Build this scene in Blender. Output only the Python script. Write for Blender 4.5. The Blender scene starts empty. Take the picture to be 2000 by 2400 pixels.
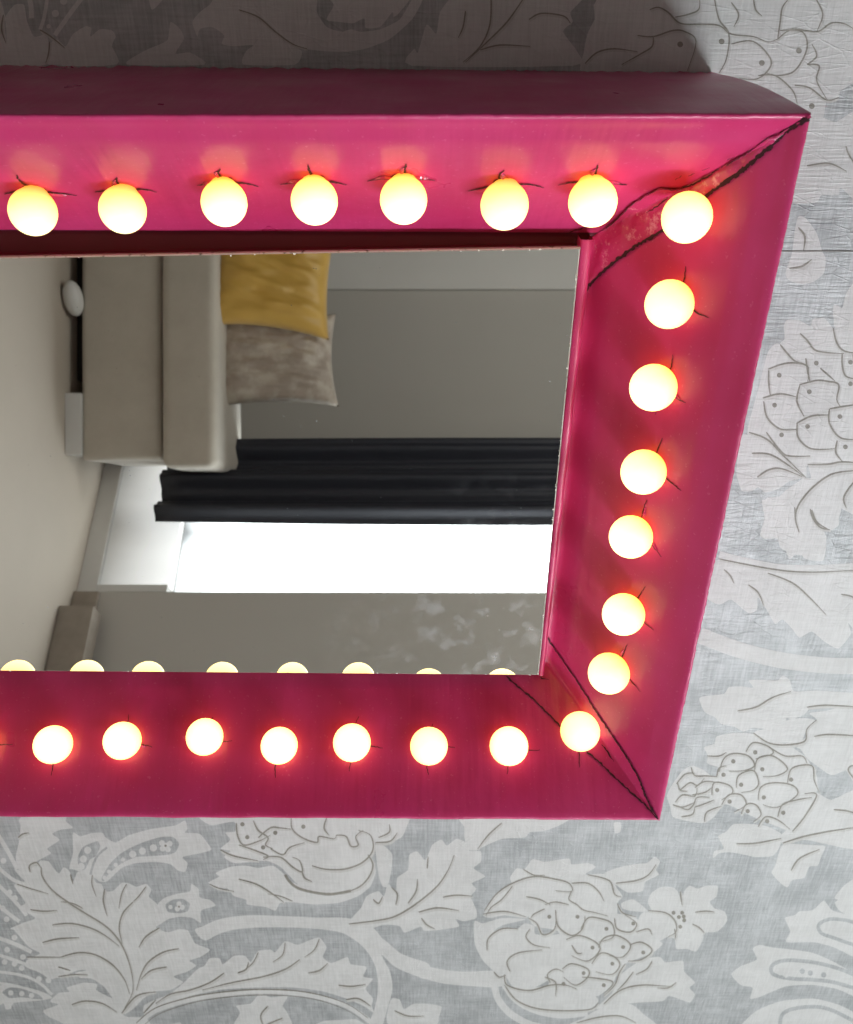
import bpy, bmesh, math, random
from mathutils import Vector, Matrix, noise
from mathutils.bvhtree import BVHTree
from mathutils.geometry import tessellate_polygon
random.seed(7)
S = bpy.context.scene
COL = S.collection

# ------------------------------------------------------------------ frame of reference
# (u, v, d): u along the real upright (photo right), v (photo up), d distance out from the papered wall.
FPX = 2080.0; TH = math.radians(30); HC = .69; DM = .105; DF = .19; FLOOR = 1.064
def W(u, v, d): return Vector((-v, -d, u + FLOOR))
cR = Vector((1, 0, 0)); cU = Vector((0, math.cos(TH), -math.sin(TH))); cF = Vector((0, -math.sin(TH), -math.cos(TH)))
def ray(px, py): return cR * ((px - 1000) / FPX) - cU * ((py - 1200) / FPX) + cF
def un(px, py, d):
    """where the sight line of a photo pixel meets the plane a distance d in front of the wall"""
    r = ray(px, py); t = (HC - d) / (-r.z); p = r * t
    return Vector((p.x, p.y, d))
# room seen in the mirror: its own frame, upright = u, turned 30 degrees from the papered wall
rU = Vector((0, cU.y, -cU.z)); rF = Vector((0, cF.y, -cF.z)); rO = Vector((0, 0, 2 * DM - HC))
def room(x, y, z):
    p = rO + cR * x + rU * y + rF * z
    return W(p.x, p.y, p.z)
def rp(dx, dy, z):
    return room((dx / .875 - 1000) / FPX * z, (1200 - dy / .875) / FPX * z, z)

# ------------------------------------------------------------------ object helpers
def obj(name, bm, mats, parent=None, smooth=False):
    me = bpy.data.meshes.new(name)
    bm.to_mesh(me); bm.free()
    for m in (mats if isinstance(mats, (list, tuple)) else [mats]): me.materials.append(m)
    if smooth:
        for p in me.polygons: p.use_smooth = True
    o = bpy.data.objects.new(name, me); COL.objects.link(o)
    if parent:
        o.parent = parent
        o.matrix_parent_inverse = parent.matrix_world.inverted() if False else Matrix.Translation(-parent.location)
    return o
def tag(o, label, cat, group=None, kind=None):
    o['label'] = label; o['category'] = cat
    if group: o['group'] = group
    if kind: o['kind'] = kind
    return o
def empty(name, loc):
    o = bpy.data.objects.new(name, None); o.location = loc; COL.objects.link(o); return o
def hexa(bm, P):
    """P: 8 points, four of one face then the four opposite"""
    v = [bm.verts.new(p) for p in P]
    for f in ((0,1,2,3),(7,6,5,4),(0,4,5,1),(1,5,6,2),(2,6,7,3),(3,7,4,0)):
        bm.faces.new([v[i] for i in f])
    bmesh.ops.recalc_face_normals(bm, faces=bm.faces)
def rbox(bm, x0, x1, y0, y1, z0, z1):
    hexa(bm, [room(x0,y0,z0),room(x1,y0,z0),room(x1,y1,z0),room(x0,y1,z0),room(x0,y0,z1),room(x1,y0,z1),room(x1,y1,z1),room(x0,y1,z1)])

# ------------------------------------------------------------------ material helpers
def mat(name):
    m = bpy.data.materials.new(name); m.use_nodes = True
    nt = m.node_tree; b = nt.nodes['Principled BSDF']
    return m, nt, b
def N(nt, t, **kw):
    n = nt.nodes.new(t)
    for k, v in kw.items():
        if k.startswith('i_'): n.inputs[k[2:].replace('_', ' ')].default_value = v
        else: setattr(n, k, v)
    return n
def L(nt, a, b): nt.links.new(a, b)
def pos(nt, scale, rot=(0,0,0)):
    g = N(nt, 'ShaderNodeNewGeometry'); mp = N(nt, 'ShaderNodeMapping')
    mp.inputs['Scale'].default_value = scale; mp.inputs['Rotation'].default_value = rot
    L(nt, g.outputs['Position'], mp.inputs['Vector']); return mp.outputs[0]
def nz(nt, scale, s=1.0, detail=3, rough=.5, rot=(0,0,0)):
    n = N(nt, 'ShaderNodeTexNoise'); n.inputs['Scale'].default_value = s
    n.inputs['Detail'].default_value = detail; n.inputs['Roughness'].default_value = rough
    L(nt, pos(nt, scale, rot), n.inputs['Vector']); return n.outputs['Fac']
def mrange(nt, x, a, b, c=0, d=1):
    n = N(nt, 'ShaderNodeMapRange'); L(nt, x, n.inputs[0])
    for i, v in enumerate((a, b, c, d)): n.inputs[i+1].default_value = v
    return n.outputs[0]
def mth(nt, op, a, b=None):
    n = N(nt, 'ShaderNodeMath', operation=op)
    for i, x in enumerate((a, b)):
        if x is None: continue
        if isinstance(x, (int, float)): n.inputs[i].default_value = x
        else: L(nt, x, n.inputs[i])
    return n.outputs[0]
def mix(nt, f, a, b):
    n = N(nt, 'ShaderNodeMix', data_type='RGBA')
    if isinstance(f, (int, float)): n.inputs[0].default_value = f
    else: L(nt, f, n.inputs[0])
    for i, c in ((6, a), (7, b)):
        if isinstance(c, tuple): n.inputs[i].default_value = (*c, 1)
        else: L(nt, c, n.inputs[i])
    return n.outputs[2]
def bump(nt, h, b, strength=.5, dist=.001):
    n = N(nt, 'ShaderNodeBump'); n.inputs['Strength'].default_value = strength; n.inputs['Distance'].default_value = dist
    L(nt, h, n.inputs['Height']); L(nt, n.outputs[0], b.inputs['Normal'])

def simple(name, c, rough=.6, var=.12, sc=30, bstr=0, bsc=400, spec=.5):
    m, nt, b = mat(name)
    n = nz(nt, (sc,)*3)
    L(nt, mix(nt, n, tuple(x*(1-var) for x in c), tuple(min(1, x*(1+var)) for x in c)), b.inputs['Base Color'])
    b.inputs['Roughness'].default_value = rough; b.inputs['Specular IOR Level'].default_value = spec
    if bstr: bump(nt, nz(nt, (bsc,)*3), b, bstr, .001)
    return m

_wall = None
def wallheight(nt):
    # embossed paper: broken horizontal threads, finer upright threads and long random scratches
    a = nz(nt, (560, 1, 34), 1, 2, .6)
    c = nz(nt, (60, 1, 620), 1, 2, .6)
    sc = []
    for ang, sx, sz, w in ((.5, 95, 36, .018), (-.65, 85, 28, .017)):
        v = N(nt, 'ShaderNodeTexVoronoi', feature='DISTANCE_TO_EDGE', voronoi_dimensions='2D')
        v.inputs['Scale'].default_value = 1
        cx_ = N(nt, 'ShaderNodeSeparateXYZ'); L(nt, pos(nt, (sx, .01, sz), (0, ang, 0)), cx_.inputs[0]); cc_ = N(nt, 'ShaderNodeCombineXYZ'); L(nt, cx_.outputs['X'], cc_.inputs['X']); L(nt, cx_.outputs['Z'], cc_.inputs['Y']); L(nt, cc_.outputs[0], v.inputs['Vector'])
        sc.append(mrange(nt, v.outputs['Distance'], 0, w * 2.6, 1, 0))
    s = mth(nt, 'ADD', sc[0], sc[1])
    s = mth(nt, 'MULTIPLY', s, mrange(nt, nz(nt, (25,)*3), .4, .6, .1, 1))
    h = mth(nt, 'ADD', mth(nt, 'MULTIPLY', a, 1.4), mth(nt, 'MULTIPLY', c, .7))
    return mth(nt, 'ADD', h, mth(nt, 'MULTIPLY', s, .5))
def wallmat(name, c1, c2, metal, rough, bs):
    m, nt, b = mat(name)
    n = nz(nt, (22, 1, 22), 1, 5, .6)
    f = nz(nt, (460, 1, 30), 1, 2, .6); g = nz(nt, (30, 1, 420), 1, 3, .65)
    k = mth(nt, 'ADD', mrange(nt, n, .3, .7), mth(nt, 'MULTIPLY', mth(nt, 'ADD', mrange(nt, f, .3, .7, -.5, .5), mth(nt, 'MULTIPLY', mrange(nt, g, .3, .7, -.5, .5), 1.7)), .5))
    L(nt, mix(nt, k, c1, c2), b.inputs['Base Color'])
    b.inputs['Metallic'].default_value = metal; b.inputs['Roughness'].default_value = rough
    bump(nt, wallheight(nt), b, bs, .0006)
    return m
M_bg = wallmat('paper_silver_ground', (.335,.345,.35), (.515,.525,.53), .15, .46, .75)
M_cream = wallmat('paper_cream_motif', (.56,.555,.545), (.655,.65,.64), 0, .42, .6)
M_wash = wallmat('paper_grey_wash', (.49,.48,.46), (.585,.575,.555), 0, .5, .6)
M_line = wallmat('paper_taupe_line', (.22,.205,.175), (.31,.295,.26), 0, .55, .6)
M_seam = simple('paper_seam', (.2,.19,.17), .7)

# pink spray paint on foam
def pinkmat(name, crumple=False):
    m, nt, b = mat(name)
    big = nz(nt, (14,)*3, 1, 3); fine = nz(nt, (900,)*3, 1, 2)
    col = mix(nt, mrange(nt, big, .3, .7), (.53,.030,.132), (.61,.046,.185))
    spk = mrange(nt, nz(nt, (420,)*3, 1, 1), .70, .74)
    col = mix(nt, mth(nt, 'MULTIPLY', spk, .22), col, (.78,.25,.4))
    if crumple:
        w = mrange(nt, nz(nt, (80,)*3, 1, 6, .75), .56, .66)
        col = mix(nt, mth(nt, 'MULTIPLY', w, .6), col, (.85,.42,.52))
    L(nt, col, b.inputs['Base Color'])
    L(nt, mrange(nt, nz(nt, (18,)*3, 1, 4), .3, .7, .27 if not crumple else .12, .42 if not crumple else .25), b.inputs['Roughness'])
    b.inputs['Specular IOR Level'].default_value = .45 if not crumple else .6
    h = mth(nt, 'ADD', mth(nt, 'MULTIPLY', nz(nt, (60,)*3, 1, 2), 1.0), mth(nt, 'MULTIPLY', fine, .10))
    st = nz(nt, (10, 10, 110), 1, 2)
    h = mth(nt, 'ADD', h, mth(nt, 'MULTIPLY', st, 2.0))
    if crumple: h = mth(nt, 'ADD', h, mth(nt, 'MULTIPLY', nz(nt, (130,)*3, 1, 4, .6), 1.2))
    bump(nt, h, b, .30 if not crumple else .5, .0012)
    return m
M_pink = pinkmat('pink_gloss_paint'); M_patch = pinkmat('pink_crumpled_paint', True)
M_crack = simple('open_cut_dark_foam', (.045,.008,.014), .8)
M_gut = simple('recess_shade_pink', (.10,.008,.026), .6)  # shade of the recess around the pane, put into a darker pink
M_torn = pinkmat('torn_foil_edge', True)

# mirror
m, nt, b = mat('mirror_silvering'); M_mir = m
b.inputs['Base Color'].default_value = (.83,.835,.815,1); b.inputs['Metallic'].default_value = 1; b.inputs['Roughness'].default_value = 0
dif = N(nt, 'ShaderNodeBsdfDiffuse'); dif.inputs['Color'].default_value = (.75,.8,.88,1)
mx = N(nt, 'ShaderNodeMixShader')
sm = mrange(nt, nz(nt, (38,)*3, 1, 5, .65), .52, .78)
# smears only towards the lower right corner of the pane, where fingers touched it
g = N(nt, 'ShaderNodeNewGeometry')
dv = N(nt, 'ShaderNodeVectorMath', operation='DISTANCE'); L(nt, g.outputs['Position'], dv.inputs[0])
pc = un(1190, 1500, DM); dv.inputs[1].default_value = W(*pc)
sm = mth(nt, 'MULTIPLY', sm, mrange(nt, dv.outputs['Value'], .015, .16, .55, .0))
dust = mrange(nt, nz(nt, (520,)*3, 1, 1), .775, .81)
dust = mth(nt, 'MULTIPLY', dust, mrange(nt, nz(nt, (30,)*3, 1, 2), .52, .62, 0, .45))
L(nt, mth(nt, 'ADD', sm, dust), mx.inputs[0]); L(nt, b.outputs[0], mx.inputs[1]); L(nt, dif.outputs[0], mx.inputs[2])
L(nt, mx.outputs[0], nt.nodes['Material Output'].inputs[0])
M_edge, nt, b = mat('cut_glass_edge')
L(nt, mix(nt, mrange(nt, nz(nt, (220,)*3, 1, 3), .3, .42), (.12,.15,.14), (.52,.62,.62)), b.inputs['Base Color'])
b.inputs['Roughness'].default_value = .2; b.inputs['Metallic'].default_value = .1

# bulb: frosted plastic, lit from inside near its tip
M_bulb, nt, b = mat('lit_frosted_bulb')
tc = N(nt, 'ShaderNodeTexCoord'); sx = N(nt, 'ShaderNodeSeparateXYZ'); L(nt, tc.outputs['Object'], sx.inputs[0])
rp_ = N(nt, 'ShaderNodeValToRGB'); L(nt, mrange(nt, sx.outputs['Z'], -1.35, 1.0), rp_.inputs[0])
cr = rp_.color_ramp; cr.elements[0].position = 0; cr.elements[0].color = (.62,.17,.012,1)
cr.elements[1].position = 1; cr.elements[1].color = (1,.80,.35,1)
for p_, c_ in ((.22,(.85,.36,.030,1)), (.42,(.95,.60,.10,1)), (.7,(1,.74,.22,1))):
    e = cr.elements.new(p_); e.color = c_
b.inputs['Base Color'].default_value = (.80,.72,.50,1); b.inputs['Roughness'].default_value = .35
L(nt, rp_.outputs[0], b.inputs['Emission Color'])
oi = N(nt, 'ShaderNodeObjectInfo')
L(nt, mth(nt, 'MULTIPLY', mrange(nt, sx.outputs['Z'], -1.2, 1.0, 1.5, 2.9), mrange(nt, oi.outputs['Random'], 0, 1, .72, 1.15)), b.inputs['Emission Strength'])

# ------------------------------------------------------------------ the frame
F_TR = un(1910, 268, DF); F_BR = un(1550, 1932, DF)
F_TL = Vector((-.56, F_TR.y - .001, DF)); F_BL = Vector((-.56, F_BR.y + .006, DF))
M_TR = un(1361, 580, DM); M_BR = un(1263, 1583, DM)
ml_t = un(0, 603, DM); ml_b = un(0, 1573, DM)
def ext(a, b, u): t = (u - a.x) / (b.x - a.x); return a.lerp(b, t)
M_TL = ext(M_TR, ml_t, -.385); M_BL = ext(M_BR, ml_b, -.385)
B_TR = un(1668, 170, 0); b_l = un(0, 144, 0); B_TL = Vector((-.57, b_l.y, 0))
B_BR = Vector((F_BR.x - .004, F_BR.y - .000, 0)); B_BL = Vector((-.57, F_BL.y, 0))
GD = DM - .019
gut = .0125
def grow(p, du, dv): return Vector((p.x + du, p.y + dv, GD))
G = {'TR': grow(M_TR, gut, gut * .32), 'BR': grow(M_BR, gut * .95, -.003), 'TL': grow(M_TL, -gut, gut * 1.2), 'BL': grow(M_BL, -gut, -.003)}
I = {'TR': grow(M_TR, -.012, -.012), 'BR': grow(M_BR, -.012, .012), 'TL': grow(M_TL, .012, -.012), 'BL': grow(M_BL, .012, .012)}
Fc = {'TR': F_TR, 'BR': F_BR, 'TL': F_TL, 'BL': F_BL}; Bc = {'TR': B_TR, 'BR': B_BR, 'TL': B_TL, 'BL': B_BL}
MID = {'TR': Vector((.001, .003, 0)), 'BR': Vector((0, 0, 0)), 'TL': Vector((0, 0, 0)), 'BL': Vector((0, 0, 0))}
def bez(a, b, c, n):
    return [a*(1-t)**2 + b*2*t*(1-t) + c*t*t for t in [i/n for i in range(n+1)]]
def profile(k):
    B_, F_, G_, I_ = Bc[k], Fc[k], G[k], I[k]
    r = .0055; P = []; cv = {'TR': .0062, 'TL': .0062, 'BR': .001, 'BL': .001}[k]
    a = F_ + (B_ - F_).normalized() * r; c = F_ + (G_ - F_).normalized() * r * 3.2
    for i in range(8):
        t = i / 8; P.append(B_.lerp(a, t) + MID[k] * math.sin(math.pi * t))
    P += bez(a, F_, c, 5)
    g0 = G_ + (F_ - G_).normalized() * .006; g1 = G_ + (I_ - G_).normalized() * .004
    for i in range(1, 17):
        t = i / 17; p = c.lerp(g0, t); p.z += cv * (1 - math.exp(-t / .09)) * (1 - t) - .0025 * math.sin(math.pi * t) * t; P.append(p)
    P += bez(g0, G_, g1, 4)
    P += [g1.lerp(I_, .5), I_]
    return P
def rail_bm(ka, kb, n):
    A, Bp = profile(ka), profile(kb); bm = bmesh.new(); rows = []
    for i in range(n + 1):
        s = i / n; row = []
        for j, (a, c) in enumerate(zip(A, Bp)):
            p = a.lerp(c, s)
            e = min(1, 8 * s, 8 * (1 - s))
            q = Vector((p.x * 26, p.y * 26, p.z * 26))
            w = noise.noise(q) * .0010 + noise.noise(q * 4) * .00022
            fr = noise.noise(Vector((p.x * 420, p.y * 420, j * .4))) * .00028 if 7 < j < 14 else 0
            if j == 0: fr = 0; w = 0; p = p + Vector((0, noise.noise(q * 9) * .0011 + noise.noise(q * 30) * .0006, 0))
            p = p + Vector((fr, fr, w * e + fr))
            row.append(bm.verts.new(W(*p)))
        rows.append(row)
    for i in range(n):
        for j in range(len(A) - 1):
            bm.faces.new((rows[i][j], rows[i][j+1], rows[i+1][j+1], rows[i+1][j]))
    bmesh.ops.recalc_face_normals(bm, faces=bm.faces)
    # outward: towards the camera side (-Y)
    if sum(f.normal.y for f in bm.faces) > 0: bmesh.ops.reverse_faces(bm, faces=bm.faces)
    for f in bm.faces: f.smooth = True
    return bm
rails = {'top': rail_bm('TL', 'TR', 380), 'right': rail_bm('TR', 'BR', 320), 'bottom': rail_bm('BR', 'BL', 380), 'left': rail_bm('BL', 'TL', 160)}
trees = {k: BVHTree.FromBMesh(b_) for k, b_ in rails.items()}
CAM = W(0, 0, HC)
def wdir(px, py):
    r = ray(px, py); return Vector((-r.y, -r.z, r.x)).normalized()
def cast(px, py, which=None):
    best = None
    for k in ([which] if which else ['top', 'right', 'bottom']):
        h = trees[k].ray_cast(CAM, wdir(px, py))
        if h[0] is not None and (best is None or h[3] < best[3]): best = (*h[:2], k, h[3])
    return best
def strip(bm, pts, nrm, widths, off, mi, lift=None):
    """a thin irregular strip laid along surface points"""
    n = len(pts); prev = None
    for i in range(n):
        t = (pts[min(i+1, n-1)] - pts[max(i-1, 0)]).normalized()
        s = t.cross(nrm[i]).normalized() * widths[i] * .5
        o = nrm[i] * off
        a = bm.verts.new(pts[i] + s + o); c = bm.verts.new(pts[i] - s + o)
        if prev:
            f = bm.faces.new((prev[0], prev[1], c, a)); f.material_index = mi
            f.normal_update()
            if f.normal.dot(nrm[i]) < 0: f.normal_flip()
        prev = (a, c)
def dens(pts, step):
    out = []
    for a, b_ in zip(pts, pts[1:]):
        k = max(1, int(math.hypot(b_[0]-a[0], b_[1]-a[1]) / step))
        out += [(a[0] + (b_[0]-a[0]) * i / k, a[1] + (b_[1]-a[1]) * i / k) for i in range(k)]
    return out + [pts[-1]]
def crack(bm, pts, wpx, mi=1, off=.0005, jit=1.5, which=None):
    P = []; Nn = []; Wd = []
    D = dens(pts, 5)
    for i, (x, y) in enumerate(D):
        x += random.uniform(-jit, jit); y += random.uniform(-jit, jit)
        h = cast(x, y, which)
        if not h: continue
        e = min(1, (i + 1) / 4, (len(D) - i) / 4)
        P.append(h[0]); Nn.append(h[1] if h[1].y < 0 else -h[1])
        Wd.append((h[3] / FPX) * wpx * random.uniform(.55, 1.35) * (.25 + .75 * e))
    if len(P) > 2: strip(bm, P, Nn, Wd, off, mi)

# ------------------------------------------------------------------ bulbs
BULBS = [(-112,436,98,107,'top'),(68,434,97,100,'top'),(252,430,96,99,'top'),(460,416,95,100,'top'),(645,412,97,100,'top'),(828,410,98,104,'top'),(1035,421,100,104,'top'),(1216,414,101,104,'top'),(1409,446,104,102,'top'),
 (1373,624,101,94,'right'),(1340,795,98,90,'right'),(1320,968,94,88,'right'),(1294,1101,90,84,'right'),(1279,1260,88,82,'right'),(1249,1381,86,80,'right'),
 (1190,1500,82,80,'bottom'),(1044,1530,80,80,'bottom'),(880,1530,78,80,'bottom'),(722,1523,78,80,'bottom'),(573,1529,76,80,'bottom'),(420,1511,76,80,'bottom'),(251,1519,77,79,'bottom'),(109,1527,78,80,'bottom'),(-45,1523,78,80,'bottom'),(-190,1526,78,80,'bottom')]
root = empty('light_up_mirror', W(0, (F_TR.y + F_BR.y) / 2, 0))
tag(root, 'magenta pink framed mirror studded with glowing round bulbs, hung on silver damask wallpaper', 'mirror')
bpy.context.view_layer.update()
# bulb mesh: unit sphere with a neck running down to z = -1.75
bm = bmesh.new(); prof = []
for i in range(0, 17):
    a = math.pi * i / 20.5
    prof.append((math.sin(a), math.cos(a)))
r0, z0 = prof[-1]
for t in (.25, .5, .75, 1): prof.append((r0 + (.36 - r0) * t ** .9, z0 - .38 * t))
prof += [(.33, -1.5), (.33, -2.1)]
SEG = 28; rings = []
for r_, z_ in prof:
    if r_ < 1e-4: rings.append([bm.verts.new((0, 0, z_))]); continue
    rings.append([bm.verts.new((r_ * math.cos(2*math.pi*k/SEG), r_ * math.sin(2*math.pi*k/SEG), z_)) for k in range(SEG)])
for a, c in zip(rings, rings[1:]):
    for k in range(SEG):
        if len(a) == 1: bm.faces.new((a[0], c[k], c[(k+1) % SEG]))
        else: bm.faces.new((a[k], c[k], c[(k+1) % SEG], a[(k+1) % SEG]))
bmesh.ops.recalc_face_normals(bm, faces=bm.faces)
bulb_me = bpy.data.meshes.new('light_bulb'); bm.to_mesh(bulb_me); bm.free()
for p in bulb_me.polygons: p.use_smooth = True
bulb_me.materials.append(M_bulb)
RN = {'top': (F_TR, F_TL, G['TR']), 'right': (F_TR, F_BR, G['TR']), 'bottom': (F_BR, F_BL, G['BR'])}
for i, (bx, by, bw, bh, k) in enumerate(BULBS):
    a, b_, c = [W(*p) for p in RN[k]]
    n = (b_ - a).cross(c - a).normalized()
    if n.y > 0: n = -n
    
    px, py = bx / .875, by / .875
    d = wdir(px, py)
    lam = (a - CAM).dot(n) / d.dot(n)            # sight line meets the rail
    h0 = cast(px, py, None if i == 8 else k)
    if h0 and 0 <= px: lam = h0[3]
    axc = d.dot(Vector((-cF.y, -cF.z, cF.x)))
    hh = .0095 if i == 8 else .0145 if k == 'top' else (.011 if k == 'right' else (.007 if bx < 780 else .0015))
    t = lam + hh / d.dot(n)
    if t > lam: t = lam - abs(hh / d.dot(n))
    C_ = CAM + d * t
    rad = (bw / .875) / 2 * (t * axc) / FPX * .985
    ax = ((-d + Vector((.50, 0, -.05)) if i == 8 else n) + Vector((random.uniform(-.07,.07), random.uniform(-.03,.03), random.uniform(-.10,.10)))).normalized()
    o = bpy.data.objects.new('light_bulb', bulb_me); COL.objects.link(o)
    o.parent = root; o.matrix_parent_inverse = Matrix.Translation(-root.location)
    o.matrix_world = Matrix.Translation(C_) @ Vector((0,0,1)).rotation_difference(ax).to_matrix().to_4x4() @ Matrix.Scale(rad, 4)
    # the cross cut the bulb was pushed through
    base = C_ - n * hh
    bmr = rails[k]; tr = trees[k]
    right = Vector((0, 0, 1)); right = (right - n * right.dot(n)).normalized(); up = n.cross(right)
    if up.x > 0: up = -up                          # photo up is world -X
    arms = {'top': ((1, -.25, 1.55, 1.9), (-1, -.25, 1.5, 1.7), (.05, 1, 1.35, 1.7)),
            'right': ((1, -.35, 1.6, 1.0), (.18, 1, 1.65, .9), (.0, -1, 1.5, .7)),
            'bottom': ((1, -.05, 1.6, .9), (0, -1, 1.65, 1.0), (.1, 1, 1.35, .7))}[k]
    if i != 8:
        hp = []
        for q in range(22):
            a_ = 2 * math.pi * q / 22; rr = rad * (.52 if k == 'top' else .62) * random.uniform(.86, 1.12)
            h = tr.find_nearest(base + (right * math.cos(a_) + up * math.sin(a_)) * rr)
            hp.append(bmr.verts.new(h[0] + n * .0004))
        fc = bmr.faces.new(hp); fc.material_index = 1; fc.normal_update()
        if fc.normal.dot(n) < 0: fc.normal_flip()
    for ai, (ar, au, ln, wd) in enumerate(arms):
        if i == 8 or (k == 'bottom' and random.random() < .3): continue
        if k == 'right' and ai == 2 and random.random() < .6: continue
        dd = (right * (ar + random.uniform(-.15, .15)) + up * (au + random.uniform(-.12, .12))).normalized()
        sd = n.cross(dd); pts = []; nn = []; ww = []
        Ln = ln * rad * random.uniform(.85, 1.12); bend = random.uniform(-.12, .12) - (.10 if ai == 1 else -.10) * (k == 'top')
        for q in range(15):
            f = q / 14
            p = base + dd * (.3 * rad + (Ln - .3 * rad) * f) + sd * (bend * rad * math.sin(f * 3) + random.uniform(-.00035, .00035))
            h = tr.find_nearest(p)
            pts.append(h[0]); nn.append(n); ww.append(.0013 * wd * (1 - .8 * f) * random.uniform(.6, 1.3) + .0002)
        strip(bmr, pts, nn, ww, .00045, 1)
        # lifted lip of torn skin beside the cut
        if random.random() < (.75 if k == 'top' else .2):
            side = random.choice((-1, 1)); m0 = None
            for q in range(1, 11):
                f = q / 14; wv = .0028 * math.sin(math.pi * min(1, f * 1.3)) * random.uniform(.6, 1.1)
                a_ = bmr.verts.new(pts[q] + n * .0006 + sd * side * .0004); c_ = bmr.verts.new(pts[q] + sd * side * (wv + .0006) + n * .0004)
                b2 = bmr.verts.new((a_.co + c_.co) / 2 + n * wv * random.uniform(.35, .6))
                if m0:
                    for u_, v_ in (((m0[0], m0[1]), (b2, a_)), ((m0[1], m0[2]), (c_, b2))):
                        fc = bmr.faces.new((*u_, *v_)); fc.material_index = 2
                        fc.normal_update()
                        if fc.normal.dot(n) < 0: fc.normal_flip()
                m0 = (a_, b2, c_)
            
# ------------------------------------------------------------------ corner cracks and patches
def t1(pts): return [(1200 + x / 2.1875, 100 + y / 2.1875) for x, y in pts]
def t4(pts): return [(1100 + x / 2.9167, 1300 + y / 2.9167) for x, y in pts]
def drape(A, B_, mi_side, dark, amp, off=.0009):
    """skin between two polylines of photo pixels, laid on the rails with crumples"""
    bm = bmesh.new(); n = 130; mcount = 16
    def at(P, t):
        D = [0]
        for a, b_ in zip(P, P[1:]): D.append(D[-1] + math.hypot(b_[0]-a[0], b_[1]-a[1]))
        x = t * D[-1]
        for i in range(len(P) - 1):
            if x <= D[i+1] or i == len(P) - 2:
                f = (x - D[i]) / max(1e-6, D[i+1] - D[i]); return (P[i][0] + (P[i+1][0]-P[i][0])*f, P[i][1] + (P[i+1][1]-P[i][1])*f)
    rows = []
    for i in range(n + 1):
        a, b_ = at(A, i / n), at(B_, i / n); row = []
        ja = random.uniform(-2, 2); jb = random.uniform(-2, 2)
        for j in range(mcount + 1):
            f = j / mcount
            x = a[0] + (b_[0]-a[0]) * f + ja * (1-f); y = a[1] + (b_[1]-a[1]) * f + jb * f
            h = cast(x, y)
            if not h: row.append(None); continue
            nr = h[1] if h[1].y < 0 else -h[1]
            e = math.sin(math.pi * f) ** .5 if 0 < f < 1 else 0
            q = h[0] * 62
            cz = abs(noise.noise(q)) * 1.4 + abs(noise.noise(q * 2.7)) * .6
            row.append(bm.verts.new(h[0] + nr * (off + amp * cz * e)))
        rows.append(row)
    for i in range(n):
        for j in range(mcount):
            q = (rows[i][j], rows[i][j+1], rows[i+1][j+1], rows[i+1][j])
            if None in q: continue
            f = bm.faces.new(q); f.normal_update()
            if f.normal.y > 0: f.normal_flip()
            f.smooth = True
    return bm
MAIN = t1([(1553,374),(1480,412),(1380,470),(1330,530),(1280,570),(1180,660),(1110,710),(1060,742),(1000,788),(900,880),(770,968),(640,1042),(520,1132),(430,1212),(370,1270),(345,1315)])
UP = t1([(1553,368),(1480,395),(1400,450),(1310,485),(1230,545),(1130,600),(1020,680),(920,735),(830,745),(760,738),(680,778),(600,830),(545,890),(480,945),(400,1000),(395,1070),(375,1140),(350,1205)])
bp = drape(UP, MAIN, 0, 0, .0011)
crack(bp, MAIN, 7.5, off=.0014, jit=1.6); crack(bp, MAIN[:8], 10, off=.0012, jit=2)
crack(bp, UP[4:10], 3.2, off=.0015, jit=1.5); crack(bp, UP[9:14], 3, off=.0015); crack(bp, UP[14:], 5, off=.0015, jit=2)
crack(bp, t1([(400,940),(340,955),(280,975)]), 4); crack(bp, t1([(420,1070),(395,1110),(360,1190)]), 4)
crack(bp, t1([(700,870),(760,835),(810,790)]), 2.5, off=.0018)
for x, y in ((1310,480),(1240,530),(1140,572),(1010,625),(940,655),(870,670)): crack(bp, t1([(x,y),(x-35,y+18)]), 3.5, off=.0016)
A_ = t4([(500,520),(590,640),(680,770),(780,920),(870,1070),(960,1200),(1060,1350),(1150,1490),(1195,1600),(1235,1700),(1300,1812)])
B_ = t4([(250,830),(330,900),(450,1000),(530,1080),(610,1160),(700,1250),(800,1345),(900,1430),(980,1510),(1100,1620),(1200,1710),(1300,1818)])
bq = drape(A_, B_, 0, 0, .00022, .0006)
crack(bq, A_, 3.6, off=.0010, jit=1.2); crack(bq, A_[6:], 5, off=.0012, jit=2); crack(bq, B_, 3.6, off=.0010, jit=1.2)
crack(bq, t4([(905,1300),(950,1360),(990,1420)]), 3, off=.001)
crack(bq, t4([(470,700),(475,780),(490,850),(540,855)]), 2.5, off=.001)

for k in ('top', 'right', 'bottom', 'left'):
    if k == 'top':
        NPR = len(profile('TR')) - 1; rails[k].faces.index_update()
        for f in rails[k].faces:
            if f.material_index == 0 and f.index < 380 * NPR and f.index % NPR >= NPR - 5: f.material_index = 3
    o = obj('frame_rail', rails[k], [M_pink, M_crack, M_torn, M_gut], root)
    if k == 'top': o['label'] = 'brightly lit pink upper rail with torn cuts around the bulbs'
o = obj('corner_patch', bp, [M_patch, M_crack], root); o['label'] = 'crumpled pink skin along the split mitre of the upper corner'
o = obj('corner_patch', bq, [M_pink, M_crack], root); o['label'] = 'smooth pink wedge between two cracks of the lower corner'

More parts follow.
